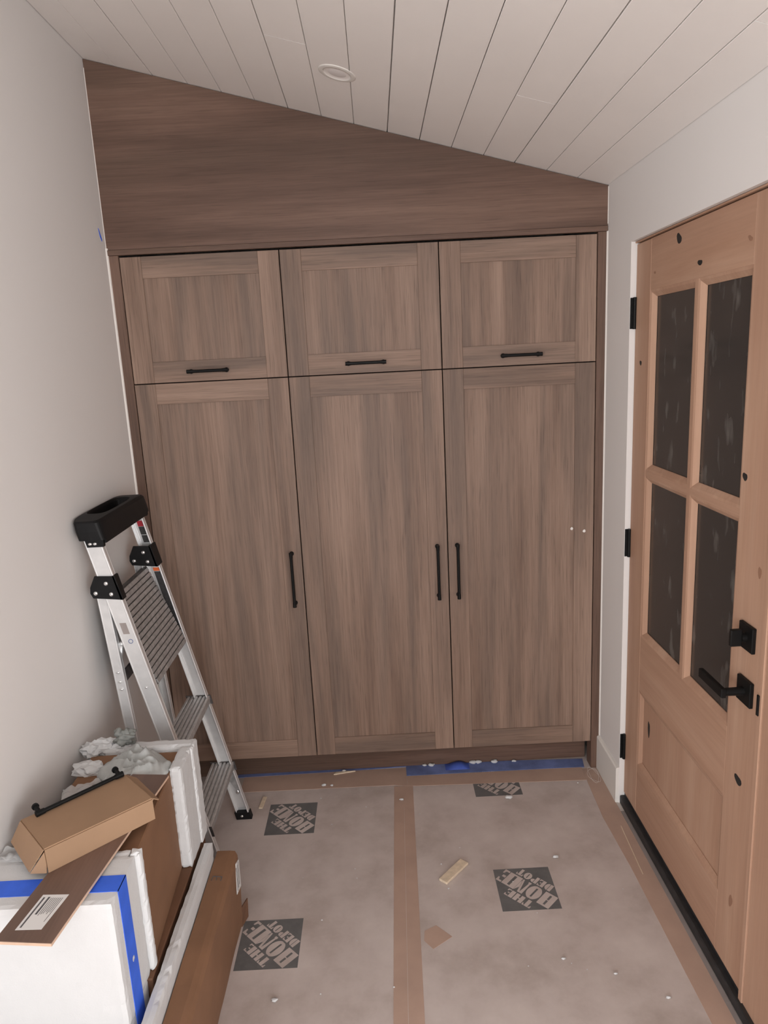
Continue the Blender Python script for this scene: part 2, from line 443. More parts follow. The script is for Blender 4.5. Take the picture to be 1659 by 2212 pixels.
def knot(y, z, ry, rz, tilt=0, mat='knot', x=XD):
    mb = MB(); n = 14; vs = []
    for i in range(n):
        a = 2*PI*i/n; k = 1+0.18*math.sin(2*a+1)+0.1*math.sin(3*a)
        u, vv = ry*k*math.cos(a), rz*k*math.sin(a)
        vs.append((y+u*math.cos(tilt)-vv*math.sin(tilt), z+u*math.sin(tilt)+vv*math.cos(tilt)))
    mb.poly(vs, 0, x-0.0004, x+0.001)
    return obj('knot', mb, mat, dr)
knot(-0.5786, 2.0475, 0.016, 0.014, 0.5); knot(-0.7196, 1.9639, 0.012, 0.008)
knot(-0.3055, 1.6961, 0.0075, 0.009); knot(-1.0185, 1.4270, 0.010, 0.011); knot(-1.0725, 0.634, 0.016, 0.014)
knot(-0.443, 0.425, 0.008, 0.034, 0, 'knot', XD+0.013); knot(-1.073, 0.268, 0.008, 0.022, 0.3, 'knot_soft'); knot(-0.405, 1.974, 0.006, 0.004, 0, 'knot_soft')
knot(-0.98, 1.985, 0.010, 0.006, 0.4, 'knot_soft'); knot(-1.112, 1.21, 0.007, 0.016, 0.1, 'knot_soft')
# hinges
for zc_ in (1.8605, 1.058, 0.246):
    h = obj('hinge', MB().box((XR+0.0010, HY-0.0025, zc_-0.051), (XD-0.002, HY+0.0, zc_+0.051), 0.0006), 'black_metal', dr)
    obj('hinge_barrel', MB().tube((XD-0.004, HY-0.006, zc_-0.052), (XD-0.004, HY-0.006, zc_+0.052), 0.006, 12), 'black_metal', h)
# dead bolt and lever
def plate(yc, zc_, s): return MB().box((XD-0.010, yc-s, zc_-s), (XD, yc+s, zc_+s), 0.0015)
db_ = obj('deadbolt', plate(-1.083, 1.036, 0.033), 'black_metal', dr)
obj('thumb_turn', MB().tube((XD-0.010, -1.083, 1.036), (XD-0.022, -1.083, 1.036), 0.012, 16).box((XD-0.048, -1.089, 1.014), (XD-0.020, -1.077, 1.058), 0.002), 'black_metal', db_)
lv = obj('door_lever', plate(-1.088, 0.894, 0.033), 'black_metal', dr)
obj('lever_arm', MB().tube((XD-0.010, -1.088, 0.894), (XD-0.062, -1.088, 0.894), 0.011, 16, 0.010).box((XD-0.070, -1.100, 0.882), (XD-0.057, -0.972, 0.907), 0.002), 'black_metal', lv)
# door frame: wood head strip, latch jamb post, sill
jf = thing('trim_5', (XD, OY1, 0), kind='structure')
obj('head_jamb', MB().box((XR+0.013, OY1, DT+0.0035), (XR+0.13, HY-0.001, OZ-0.001), 0.001), 'alder_h', jf)
obj('door_stop', MB().box((XD+T+0.002, LY, DT-0.012), (XD+T+0.02, HY-0.001, DT+0.004)), 'alder_h', jf)
obj('latch_jamb', MB().box((XD-0.006, LY-0.021, 0.028), (XR+0.13, LY-0.0035, DT+0.003), 0.0015), 'alder_v', jf)
obj('post', MB().box((XD-0.002, OY1+0.001, 0.0), (XR+0.13, LY-0.0215, DT+0.003), 0.0015), 'alder_v', jf)
obj('strike_plate', MB().box((XD-0.0095, LY-0.0125, 0.862), (XD-0.0055, LY-0.0035, 0.916), 0.001), 'black_metal', jf)
obj('sill', MB().box((XR+0.004, OY1+0.002, 0.0), (XR+0.13, HY-0.001, 0.034), 0.003).box((XD+0.004, LY-0.003, 0.034), (XD+0.03, HY-0.003, 0.0485)), 'sill', jf)
obj('sweep', MB().box((XD+0.003, LY, 0.030), (XD+0.010, HY-0.004, 0.0495)), 'sill', jf)

# ------------------------------------------------------------------ cabinets
ZT, ZM, ZB = 2.1613, 1.7026, 0.128
G = 0.0020
def pull(a, c_, vertical, y=0.0, xf=None):
    """bar pull between points a and c_ on plane y"""
    a = Vector(a); c_ = Vector(c_); d = (c_-a).normalized(); out = Vector((0, -0.030, 0))
    mb = MB()
    mb.tube(a+out, c_+out, 0.0060, 12)
    for p, s in ((a, 1), (c_, -1)):
        mb.tube(p+out-d*s*0.001, p+out+d*s*0.020, 0.0075, 12, 0.0066)
        mb.tube(p+d*s*0.009, p+out+d*s*0.009, 0.0058, 12)
        mb.tube(p+d*s*0.009, p+d*s*0.009+Vector((0, -0.004, 0)), 0.009, 12)
    if xf is not None:
        for v in mb.bm.verts: v.co = xf @ v.co
    return mb
def shaker(name, root, x0, x1, z0, z1):
    sw, rw, t, rec = 0.0765, 0.0765, 0.020, 0.005
    d = obj(name, MB().box((x0+sw-0.004, rec, z0+rw-0.004), (x1-sw+0.004, t-0.002, z1-rw+0.004)), 'cab_v', root)
    for a in (x0, x1-sw):
        obj('stile', MB().box((a, 0, z0), (a+sw, t, z1), 0.0008), 'cab_v', d)
    for a in (z0, z1-rw):
        obj('rail', MB().box((x0+sw+0.0003, 0.0002, a), (x1-sw-0.0003, t, a+rw), 0.0007), 'cab_h', d)
    return d
wherec = ['beside the left wall behind the step ladder', 'in the middle of the row of three', 'beside the right wall next to the entry door']
for i in range(3):
    x0, x1 = i*CW, (i+1)*CW
    c = thing('tall_cabinet', ((x0+x1)/2, 0.3, 0.0), 'tall brown wood grain cabinet %s' % wherec[i], 'cabinet', 'built in tall cabinets along the end wall')
    body = MB()
    for (lo, hi) in (((x0+0.001, 0.022, ZB), (x0+0.018, 0.60, ZT)), ((x1-0.018, 0.022, ZB), (x1-0.001, 0.60, ZT)),
                     ((x0+0.018, 0.022, ZB), (x1-0.018, 0.60, ZB+0.018)), ((x0+0.018, 0.022, ZT-0.018), (x1-0.018, 0.60, ZT)),
                     ((x0+0.018, 0.022, ZM-0.01), (x1-0.018, 0.60, ZM+0.01)), ((x0+0.018, 0.58, ZB+0.018), (x1-0.018, 0.60, ZT-0.018))):
        body.box(lo, hi)
    obj('body', body, 'dark_gap', c)
    up = shaker('upper_door', c, x0+G, x1-G, ZM+G, ZT-0.0045)
    lo = shaker('lower_door', c, x0+G, x1-G, ZB, ZM-G)
    hx = (0.286, 0.875, 1.456)[i]
    obj('handle', pull((hx-0.075, 0, 1.741), (hx+0.075, 0, 1.741), False), 'black_metal', up, smooth=False, label='short horizontal black bar pull')
    hx = (0.5405, 1.1185, 1.1975)[i]
    obj('handle', pull((hx, 0, 0.802), (hx, 0, 1.0245), True), 'black_metal', lo, label='long vertical black bar pull')
for z, x in ((1.0585, 1.6538), (1.0464, 1.7035)):
    obj('paint_drip', MB().blob((x, -0.0003, z), (0.006, 0.0015, 0.006), 2, 0.3, x*50), 'caulk',
        label='white putty spot on the right cabinet door, %s of two' % ('left' if x < 1.68 else 'right'), cat='putty spot')
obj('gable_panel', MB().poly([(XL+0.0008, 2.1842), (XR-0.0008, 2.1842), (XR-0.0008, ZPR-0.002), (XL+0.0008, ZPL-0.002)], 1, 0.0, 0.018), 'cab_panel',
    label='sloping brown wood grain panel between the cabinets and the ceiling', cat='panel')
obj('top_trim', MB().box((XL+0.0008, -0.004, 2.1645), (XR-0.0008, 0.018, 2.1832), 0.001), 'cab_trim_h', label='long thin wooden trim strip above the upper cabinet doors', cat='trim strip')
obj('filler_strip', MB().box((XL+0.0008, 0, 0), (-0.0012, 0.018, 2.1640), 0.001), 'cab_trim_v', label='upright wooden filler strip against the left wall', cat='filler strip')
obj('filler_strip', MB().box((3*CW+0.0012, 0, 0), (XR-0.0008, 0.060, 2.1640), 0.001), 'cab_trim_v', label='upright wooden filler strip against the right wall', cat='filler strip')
obj('toe_kick', MB().box((0.0, 0.0873, 0), (3*CW, 0.105, ZB-0.001), 0.001), 'cab_trim_h', label='long recessed dark wooden toe kick under the cabinets', cat='toe kick')

# ------------------------------------------------------------------ ceiling downlight and wall tape
t = Vector((1, 0, SL)).normalized()
c0 = Vector((0.8406, -0.4242, zc(0.8406)))
basis = Matrix((t, Vector((0, -1, 0)), -nrm)).transposed().to_4x4()
XF = Matrix.Translation(c0) @ basis
dl = thing('ceiling_light', c0, 'small round white recessed downlight in the board ceiling', 'ceiling light')
obj('trim_ring', MB().lathe([(0.056, 0.0), (0.056, 0.0012), (0.053, 0.0022), (0.044, 0.0030), (0.040, 0.0024), (0.040, 0.0004)], 48, XF), 'trim_white', dl, smooth=True)
obj('baffle', MB().lathe([(0.040, 0.0023), (0.037, 0.0012), (0.032, 0.0006), (0.027, 0.0004)], 48, XF), 'ceiling', dl, smooth=True)
obj('lens', MB().lathe([(0.0275, 0.0004), (0.022, 0.0016), (0.012, 0.0024), (0.0, 0.0026)], 48, XF), 'light_lens', dl, smooth=True)
obj('tape_scrap', MB().poly([(-0.056, 2.251), (-0.049, 2.246), (-0.030, 2.216), (-0.033, 2.209), (-0.046, 2.222)], 0, XL, XL+0.0012), 'blue_tape',
    label='small scrap of blue tape stuck on the left wall near the cabinet', cat='tape')

# ------------------------------------------------------------------ floor covering
pl = thing('floor_paper', (0.45, -1.2, 0), 'brown protective paper sheet covering the left half of the floor', 'floor paper')
obj('sheet', MB().box((XL+0.004, -2.9, -0.0006), (0.932, 0.086, 0.0)), 'paper', pl)
pr_ = thing('floor_paper', (1.35, -1.2, 0), 'brown protective paper sheet covering the floor on the entry door side', 'floor paper')
obj('sheet', MB().box((0.9325, -2.9, -0.0006), (1.765, 0.086, 0.0)), 'paper', pr_)
def arc(cx, cy, r, a0, a1, n=12): return [(cx+r*math.cos(a0+(a1-a0)*i/n), cy+r*math.sin(a0+(a1-a0)*i/n)) for i in range(n+1)]
def rect(x0, x1, y0, y1): return [(x0, y0), (x1, y0), (x1, y1), (x0, y1)]
def ell(pts, sx): return [(x*sx, y) for x, y in pts]
GL = {
 'H': (1.00, [rect(.0, .41, 0, 1), rect(.57, .98, 0, 1), rect(.40, .58, .48, .53), rect(.40, .58, .0, .12), rect(.40, .58, .88, 1)]),
 'O': (1.02, [rect(.42, .60, .86, 1.0), rect(.42, .60, .0, .14), [(.44, .0), (.44, 1.0)] + [(.5+.5*math.cos(a), .5+.52*math.sin(a)) for a in [math.radians(d) for d in range(98, 263, 11)]],
             [(.58, 1.0), (.58, .0)] + [(.52+.5*math.cos(a), .5+.52*math.sin(a)) for a in [math.radians(d) for d in range(-84, 85, 12)]]]),
 'h': (1.00, [rect(.02, .41, 0, 1), rect(.59, .98, 0, 1), rect(.40, .60, .44, .56)]),
 'e': (1.02, [rect(-.10, .10, 0, .10), rect(-.10, .10, .90, 1), rect(.10, .50, 0, 1), [(.56, 1), (.98, 1), (.98, .70), (.88, .70), (.80, .88), (.56, .88)], rect(.56, .82, .42, .58), [(.56, 0), (.98, 0), (.98, .30), (.88, .30), (.80, .12), (.56, .12)]]),
 'M': (1.18, [rect(.0, .22, 0, .12), [(.04, .12), (.16, .12), (.26, 1), (.02, 1)], [(.24, 1), (.40, 1), (.70, .05), (.58, 0)], rect(.74, 1.14, 0, 1), [(.50, .62), (.72, 1), (.72, .28), (.66, .1)]]),
 'E': (.92, [rect(.02, .44, 0, 1), [(.50, 1), (.88, 1), (.88, .72), (.80, .72), (.74, .88), (.50, .88)], rect(.50, .70, .44, .56), [(.50, 0), (.88, 0), (.88, .28), (.80, .28), (.74, .12), (.50, .12)]]),
 'T': (.90, [rect(.27, .64, 0, 1), [(.0, 1), (.22, 1), (.22, .88), (.14, .84), (.08, .68), (.0, .68)], [(.90, 1), (.69, 1), (.69, .88), (.77, .84), (.83, .68), (.90, .68)]]),
 'D': (.98, [rect(.02, .42, 0, 1), [(.50, 0), (.50, 1)][::-1] + [(.50+.46*math.cos(a), .5+.5*math.sin(a)) for a in [math.radians(d) for d in range(-90, 91, 15)]][0:]]),
 'P': (.92, [rect(.02, .42, 0, 1), [(.50, 1.0)] + [(.50+.40*math.cos(a), .72+.28*math.sin(a)) for a in [math.radians(d) for d in range(88, -91, -16)]] + [(.50, .44)]]),
}
def word(mb, txt, u0, u1, v0, v1, cx, cy, z0, z1):
    tot = sum(GL[ch][0] for ch in txt) + 0.07*(len(txt)-1)
    sx = (u1-u0)/tot; sy = v1-v0; u = u0
    dx, dy = -math.sqrt(.5), math.sqrt(.5)           # reading direction on the floor
    for ch in txt:
        wd, polys = GL[ch]
        for P in polys:
            pts = []
            for (a, c_) in P:
                uu = u + a*sx; vv = v0 + c_*sy
                lim = 0.0945*math.sqrt(2)
                if abs(uu)+abs(vv) > lim:
                    k = lim - abs(vv); uu = max(-k, min(k, uu))
                pts.append((cx + uu*dx - vv*dy, cy + uu*dy + vv*dx))
            try: mb.poly(pts, 2, z0, z1)
            except ValueError: pass
        u += (wd+0.07)*sx
def logo(parent, cx, cy, ycut=None, lab=None):
    s = 0.0955
    o = obj('printed_square', MB().poly(rect(cx-s, cx+s, cy-s, cy+s), 2, -0.0004, 0.00025), 'logo', parent, label=lab)
    mb = MB()
    word(mb, 'HOMe', -0.104, 0.104, -0.031, 0.031, cx, cy, -0.0002, 0.0005)
    word(mb, 'ThE', -0.056, 0.044, 0.037, 0.069, cx, cy, -0.0002, 0.0005)
    word(mb, 'DEPOT', -0.066, 0.066, -0.068, -0.037, cx, cy, -0.0002, 0.0005)
    obj('lettering', mb, 'paper', o)
logo(pl, 0.4890, -0.2360, lab='dark printed square with lettering'); logo(pl, 0.4905, -0.8485, lab='dark printed square with lettering')
logo(pr_, 1.3235, -0.6750, lab='dark printed square with lettering'); logo(pr_, 1.3235, -0.0650, lab='dark printed square half hidden by tape')
def strip(pts, z=0.0008): return MB().poly(pts, 2, 0.0, z)
obj('paper_tape', strip([(0.866, -1.15), (0.951, -1.15), (0.9775, -0.06), (0.899, -0.06)]).poly([(0.825, -2.8), (0.910, -2.8), (0.951, -1.15), (0.866, -1.15)], 2, 0.0, 0.0008), 'tape',
    label='wide brown paper tape running down the middle of the floor', cat='tape')
obj('tape_seam', strip([(0.906, -1.15), (0.9072, -1.15), (0.9355, -0.2), (0.9345, -0.2)], 0.0012), 'paper', label='thin pale crease along the middle of the brown floor tape', cat='crease')
obj('paper_tape', strip([(0.25, -0.045), (0.90, -0.050), (0.955, -0.062), (0.953, 0.070), (0.25, 0.080)], 0.0010), 'tape',
    label='brown paper tape along the foot of the left and middle cabinets', cat='tape')
obj('paper_tape', strip([(0.9555, -0.062), (1.700, -0.085), (1.705, 0.010), (0.9555, 0.010)], 0.0011), 'tape',
    label='brown paper tape in front of the blue tape by the right cabinet', cat='tape')
obj('paper_tape', strip([(1.7105, -1.9), (1.768, -1.9), (1.768, -0.25), (1.765, -0.003), (1.705, -0.003), (1.699, -0.105), (1.690, -0.33), (1.700, -0.60)], 0.0013), 'tape',
    label='long brown paper tape strip in front of the entry door sill', cat='tape')
obj('sill_tape', strip([(1.7665, -1.9), (1.782, -1.9), (1.782, -0.30), (1.7685, -0.30)], 0.0016), 'tape_grey',
    label='narrow grey tape strip against the black door sill', cat='tape')
obj('paper_patch', strip([(0.972, -0.832), (1.010, -0.812), (1.056, -0.860), (0.994, -0.903), (0.968, -0.870)], 0.0007), 'tape',
    label='torn brown tape patch right of the long middle floor tape', cat='tape')
bt = thing('blue_floor_tape', (1.35, 0.05, 0), 'dusty blue tape strip on the floor along the right cabinet toe kick', 'tape')
obj('tape', strip([(0.955, 0.012), (1.19, 0.0125), (1.45, 0.012), (1.717, 0.008), (1.727, 0.072), (1.40, 0.086), (0.955, 0.086)], 0.0018), 'blue_dusty', bt)
mb = MB(); nn = 12
rows = []
for i in range(nn+1):
    f = i/nn; x = 1.125 + 0.105*f; hgt = 0.022*math.sin(PI*min(1, f*1.02))**1.2 * (0.35+0.65*f)
    rows.append([mb.bm.verts.new((x, y, 0.002 + hgt*k)) for y, k in ((0.036, 0.0), (0.040, 0.6), (0.058, 1.0), (0.078, 1.0), (0.085, 0.2))])
for a, c_ in zip(rows, rows[1:]):
    for j in range(4): mb.bm.faces.new((a[j], a[j+1], c_[j+1], c_[j]))
obj('fold', mb, plain('folded_blue_tape', S(74, 98, 186), 0.75, var=0.15, vscale=30), bt, smooth=True)
obj('blue_floor_tape', strip([(0.22, 0.064), (0.66, 0.071), (0.954, 0.082), (0.954, 0.0865), (0.22, 0.0865)], 0.0016), 'blue_dusty',
    label='thin blue tape line on the floor along the left and middle cabinets', cat='tape')
# offcuts and crumbs
def bar(p0, p1, wd, h, mat, **kw):
    p0 = Vector((*p0, 0)); p1 = Vector((*p1, 0)); d = (p1-p0); L = d.length; d.normalize()
    ang = math.atan2(d.y, d.x)
    XF = Matrix.Translation(p0) @ Matrix.Rotation(ang, 4, 'Z')
    return obj(kw.pop('name'), MB().box((0, -wd/2, 0.0008), (L, wd/2, 0.0008+h), min(h, wd)*0.15, XF), mat, **kw)
bar((1.049, -0.630), (1.134, -0.537), 0.034, 0.009, 'pine', name='wood_offcut', label='pale wooden offcut lying on the floor right of the middle tape', cat='wood offcut')
bar((0.3555, -0.165), (0.3625, -0.090), 0.016, 0.005, 'pine', name='wood_offcut', label='small pale wood sliver beside the step ladder foot', cat='wood offcut')
obj('wood_offcut', MB().poly([(0.640, 0.046), (0.650, 0.061), (0.690, 0.066), (0.733, 0.064), (0.690, 0.056)], 2, 0.0011, 0.006), 'pine', label='thin pale wood splinter at the foot of the middle cabinet', cat='wood offcut')
bar((1.7400, -0.385), (1.7280, -0.640), 0.0025, 0.002, 'pine', name='wood_splinter', label='long thin pale splinter on the tape by the entry door', cat='splinter')
crumbs = [(1.0363, .0795, .009, 'leftmost white foam crumb on the blue tape by the toe kick'), (1.0666, .0770, .012, 'second white foam crumb from the left on the blue tape'),
          (1.2480, .0800, .014, 'left half of the largest white foam crumb pair beside the blue tape fold'), (1.2720, .0800, .014, 'right half of the largest white foam crumb pair beside the blue tape fold'),
          (1.3423, .0780, .014, 'flat white foam crumb right of the large pair on the blue tape'), (1.4284, .0760, .009, 'rightmost white foam crumb on the blue tape'),
          (.6830, .0690, .008, 'white foam crumb above the wood splinter by the middle cabinet'), (1.3571, -.1824, .013, 'white foam crumb beside the half hidden printed square'),
          (1.4565, -.5366, .009, 'white foam crumb above the printed square by the entry door'), (.6027, -.0296, .009, 'left white crumb of two near the middle cabinet'),
          (.6362, -.0326, .006, 'right white crumb of two near the middle cabinet'), (.9272, -.1574, .008, 'flat white crumb on the long middle floor tape'),
          (1.3720, -.9657, .006, 'white crumb on the floor in front of the right printed square'), (1.5061, -1.0256, .005, 'white crumb left of a pair near the door tape'),
          (1.6228, -1.1108, .006, 'white crumb at the frame bottom beside the door tape'), (.5330, -1.0533, .008, 'pale crumb in front of the lower left printed square')]
for i, (x, y, r_, lab) in enumerate(crumbs):
    obj('foam_crumb', MB().blob((x, y, r_*0.45+0.0015), (r_*1.15, r_*0.7, r_*0.5), 2, 0.5, i+3), 'foam', smooth=True, label=lab, cat='foam crumb', group='white crumbs on the floor')
random.seed(11)
for i in range(26):
    x = random.uniform(0.55, 1.66); y = random.uniform(-1.10, -0.10); r_ = random.uniform(.0018, .0036)
    obj('foam_crumb', MB().blob((x, y, r_*0.5+0.001), (r_, r_*0.8, r_*0.5), 1, 0.5, i), 'foam', label='tiny white speck scattered on the brown floor paper', cat='foam crumb', group='tiny specks on the floor paper')
# loose string coil by the right baseboard
mb = MB(); pts = []
for i in range(40):
    a = i*0.36; r_ = 0.028+0.006*math.sin(i*0.9)
    pts.append(Vector((1.735+r_*0.75*math.cos(a), -0.065+r_*1.6*math.sin(a), 0.004+0.010*(1+math.sin(i*0.33))/2)))
for a, c_ in zip(pts, pts[1:]): mb.tube(a, c_, 0.00045, 5)
obj('string_coil', mb, 'caulk', label='thin tangled pale string loop on the floor by the right baseboard', cat='string')

# ------------------------------------------------------------------ step ladder
ld = thing('step_ladder', (0.19, -0.41, 0), 'half folded aluminium step ladder with black top cap beside the left wall', 'ladder')
YF, YN = -0.205, -0.612             # far and near outer faces
def xf_(z): return 0.3265 - 0.2265*z  # front face of the front rails
def xr_(z): return 0.112 - 0.072*z    # front face of the rear rails
def cprofile_rail(ya, yb, xfun, z0, z1, depth, th=0.0025, fl=0.022, openin=1, corner=True):
    """channel: web in a plane of constant y, two flanges"""
    mb = MB()
    def seg(x0o, x1o, y0, y1):
        mb.hexa([(xfun(z0)-x0o, y0, z0), (xfun(z0)-x1o, y0, z0), (xfun(z0)-x1o, y1, z0), (xfun(z0)-x0o, y1, z0),
                 (xfun(z1)-x0o, y0, z1), (xfun(z1)-x1o, y0, z1), (xfun(z1)-x1o, y1, z1), (xfun(z1)-x0o, y1, z1)])
    s = 1 if yb > ya else -1
    seg(0, depth, ya, ya+s*th)
    seg(0, th, ya+s*th, ya+s*fl)
    seg(depth-th, depth, ya+s*th, ya+s*fl)
    bmesh.ops.bevel(mb.bm, geom=list(mb.bm.edges), offset=0.0010, segments=2, affect='EDGES')
    for dx in (0.0025, depth-0.0025):
        mb.tube((xfun(z0)-dx, ya+s*0.0022, z0), (xfun(z1)-dx, ya+s*0.0022, z1), 0.0034, 10)
    mb.tube((xfun(z0)-0.0025, ya+s*(fl-0.002), z0), (xfun(z1)-0.0025, ya+s*(fl-0.002), z1), 0.0032, 10)
    return mb
obj('front_rail', cprofile_rail(YN, YF, xf_, 0.012, 1.262, 0.050), 'aluminium', ld)
# far rail shows its inner web to the camera: web on the outside, seen from inside
obj('front_rail', cprofile_rail(YF, YN, xf_, 0.030, 1.262, 0.050, fl=0.020), 'aluminium', ld)
obj('rear_rail', cprofile_rail(YN+0.012, YF, xr_, 0.012, 1.10, 0.032, fl=0.018), 'aluminium', ld)
obj('rear_rail', cprofile_rail(YF-0.026, YN, xr_, 0.012, 1.10, 0.032, fl=0.018), 'aluminium', ld)
def slant_box(y0, y1, z0, z1, f, d0, d1):
    return [(f(z0)-d1, y0, z0), (f(z0)-d0, y0, z0), (f(z0)-d0, y1, z0), (f(z0)-d1, y1, z0),
            (f(z1)-d1, y0, z1), (f(z1)-d0, y0, z1), (f(z1)-d0, y1, z1), (f(z1)-d1, y1, z1)]
for (y0, y1) in ((YN-0.004, YN+0.024), (YF-0.022, YF+0.004)):
    obj('foot', MB().hexa(slant_box(y0, y1, 0.0, 0.030, xf_, -0.004, 0.056)), 'black_plastic', ld)
for (y0, y1) in ((YN+0.009, YN+0.033), (YF-0.047, YF-0.023)):
    obj('foot', MB().hexa(slant_box(y0, y1, 0.0, 0.025, xr_, -0.003, 0.036)), 'black_plastic', ld)
obj('bolt', MB().blob((xf_(0.016)-0.03, YF-0.0235, 0.016), (0.006, 0.003, 0.005), 2, 0), 'steel', ld, smooth=True)
# treads with ribs
for k, zs in enumerate((0.242, 0.527)):
    xa = xf_(zs) + 0.006
    tr = obj('tread', MB().box((xa-0.088, YN+0.003, zs-0.028), (xa, YF-0.003, zs-0.003), 0.003), 'alu_worn', ld)
    for j in range(6):
        x = xa-0.080+j*0.0150
        obj('rib', MB().box((x-0.0048, YN+0.004, zs-0.0031), (x+0.0048, YF-0.004, zs+0.0015), 0.0018), 'alu_tread', tr)
    for (ya, yb) in ((YN+0.0026, YN+0.006), (YF-0.006, YF-0.0026)):
        obj('tread_bracket', MB().poly([(xa-0.092, zs+0.004), (xa+0.003, zs+0.004), (xa+0.010, zs-0.032), (xa-0.080, zs-0.036)], 1, ya, yb), 'alu_dark', ld)
# gusset under the lowest tread at the far rail
obj('gusset', MB().poly([(xf_(.21)-0.055, 0.212), (xf_(.21)+0.0, 0.212), (xf_(.10)-0.006, 0.100), (xf_(.11)-0.022, 0.118)], 1, YF-0.0065, YF-0.003), 'alu_worn', ld)
obj('bolt', MB().blob((xf_(0.115)-0.018, YF-0.010, 0.115), (0.009, 0.005, 0.010), 2, 0), 'steel', ld, smooth=True)
# folded platform
p0 = Vector((0.158, 0, 0.762)); p1 = Vector((0.046, 0, 1.062)); dv = (p1-p0); Lp = dv.length; dv.normalize()
nv_ = Vector((dv.z, 0, -dv.x))
def PP(s_, o_, y): q = p0 + dv*s_ + nv_*o_; return (q.x, y, q.z)
def pbox(s0, s1, o0, o1, y0, y1):
    return MB().hexa([PP(s0, o0, y0), PP(s0, o1, y0), PP(s0, o1, y1), PP(s0, o0, y1), PP(s1, o0, y0), PP(s1, o1, y0), PP(s1, o1, y1), PP(s1, o0, y1)])
pf = obj('platform', pbox(0, Lp, -0.026, -0.004, YN+0.028, YF-0.030), 'alu_dark', ld)
for j in range(17):
    s0 = 0.003 + j*(Lp-0.004)/17
    obj('slat', pbox(s0, s0+(Lp-0.004)/17-0.0042, -0.006, 0.0, YN+0.030, YF-0.032), 'alu_worn', pf)
# black hinge brackets with bolts
for (ya, yb, yo) in ((YN-0.006, YN, -1), (YF-0.0530, YF-0.0470, -1)):
    br = [(0.012, 1.142), (0.071, 1.139), (0.0905, 1.063), (0.0005, 1.072), (-0.007, 1.088), (-0.005, 1.107)]
    hb = obj('hinge_bracket', MB().poly(br, 1, ya, yb), 'black_plastic', ld)
    obj('bracket_edge', MB().hexa(slant_box(min(ya, YF-0.03) if ya > -0.4 else ya, YF+0.004 if ya > -0.4 else YN+0.024, 1.063, 1.141, xf_, -0.006, 0.002)), 'black_plastic', hb)
    for (x, z) in ((0.0455, 1.118), (0.010, 1.088), (0.0575, 1.083)):
        obj('bolt', MB().blob((x, ya-0.001, z), (0.0072, 0.0045, 0.0072), 2, 0), 'steel', hb, smooth=True)
# top cap: shell with a tray opening
cp0 = Vector((0.0, 0, 0))
def cap_mesh():
    mb = MB()
    n = 40; lay = []
    xc, yc = 0.011, (YN+YF)/2
    hx, hy = 0.047, 0.222
    def outline(hx, hy, k):
        pts = []
        for i in range(n):
            a = 2*PI*i/n
            ca, sa = math.cos(a), math.sin(a)
            e = 2/k
            pts.append((hx*math.copysign(abs(ca)**e, ca), hy*math.copysign(abs(sa)**e, sa)))
        return pts
    def ring(pts, z, dx=0.0, ztilt=0.0):
        return [mb.bm.verts.new((xc+dx+p[0], yc+p[1], z + ztilt*abs(p[1]/hy)**6)) for p in pts]
    R_ = [ring(outline(hx*0.98, hy*0.995, 9), 1.258, 0.012), ring(outline(hx, hy, 8), 1.285, 0.006), ring(outline(hx, hy*0.992, 7), 1.312, 0.001),
          ring(outline(hx*0.93, hy*0.972, 6), 1.323, -0.002, -0.006), ring(outline(hx*0.74, hy*0.62, 4), 1.325, -0.004),
          ring(outline(hx*0.70, hy*0.58, 4), 1.316, -0.004), ring(outline(hx*0.66, hy*0.55, 4), 1.272, -0.003)]
    for a, c_ in zip(R_, R_[1:]):
        for i in range(n): mb.bm.faces.new((a[i], a[(i+1) % n], c_[(i+1) % n], c_[i]))
    mb.bm.faces.new(R_[-1]); mb.bm.faces.new(R_[0][::-1])
    return mb
tc = obj('top_cap', cap_mesh(), 'black_plastic', ld)
obj('cap_skirt', MB().poly([(0.0, 1.262), (0.058, 1.262), (0.056, 1.236), (0.006, 1.236)], 1, YN-0.012, YN+0.004), 'black_plastic', tc)
obj('cap_skirt', MB().poly([(0.0, 1.262), (0.058, 1.262), (0.056, 1.240), (0.006, 1.240)], 1, YF-0.002, YF+0.010), 'black_plastic', tc)
obj('cap_skirt', MB().hexa([(0.050, YN, 1.246), (0.062, YN, 1.246), (0.062, YF, 1.246), (0.050, YF, 1.246), (0.046, YN, 1.275), (0.062, YN, 1.275), (0.062, YF, 1.275), (0.046, YF, 1.275)]), 'black_plastic', tc)
obj('tray_mat', MB().box((-0.012, -0.50, 1.2725), (0.024, -0.33, 1.278)), 'alu_worn', tc)
for x in (0.0165, 0.0315):
    obj('bolt', MB().blob((x, YN-0.013, 1.247), (0.0065, 0.004, 0.005), 2, 0), 'steel', ld, smooth=True)
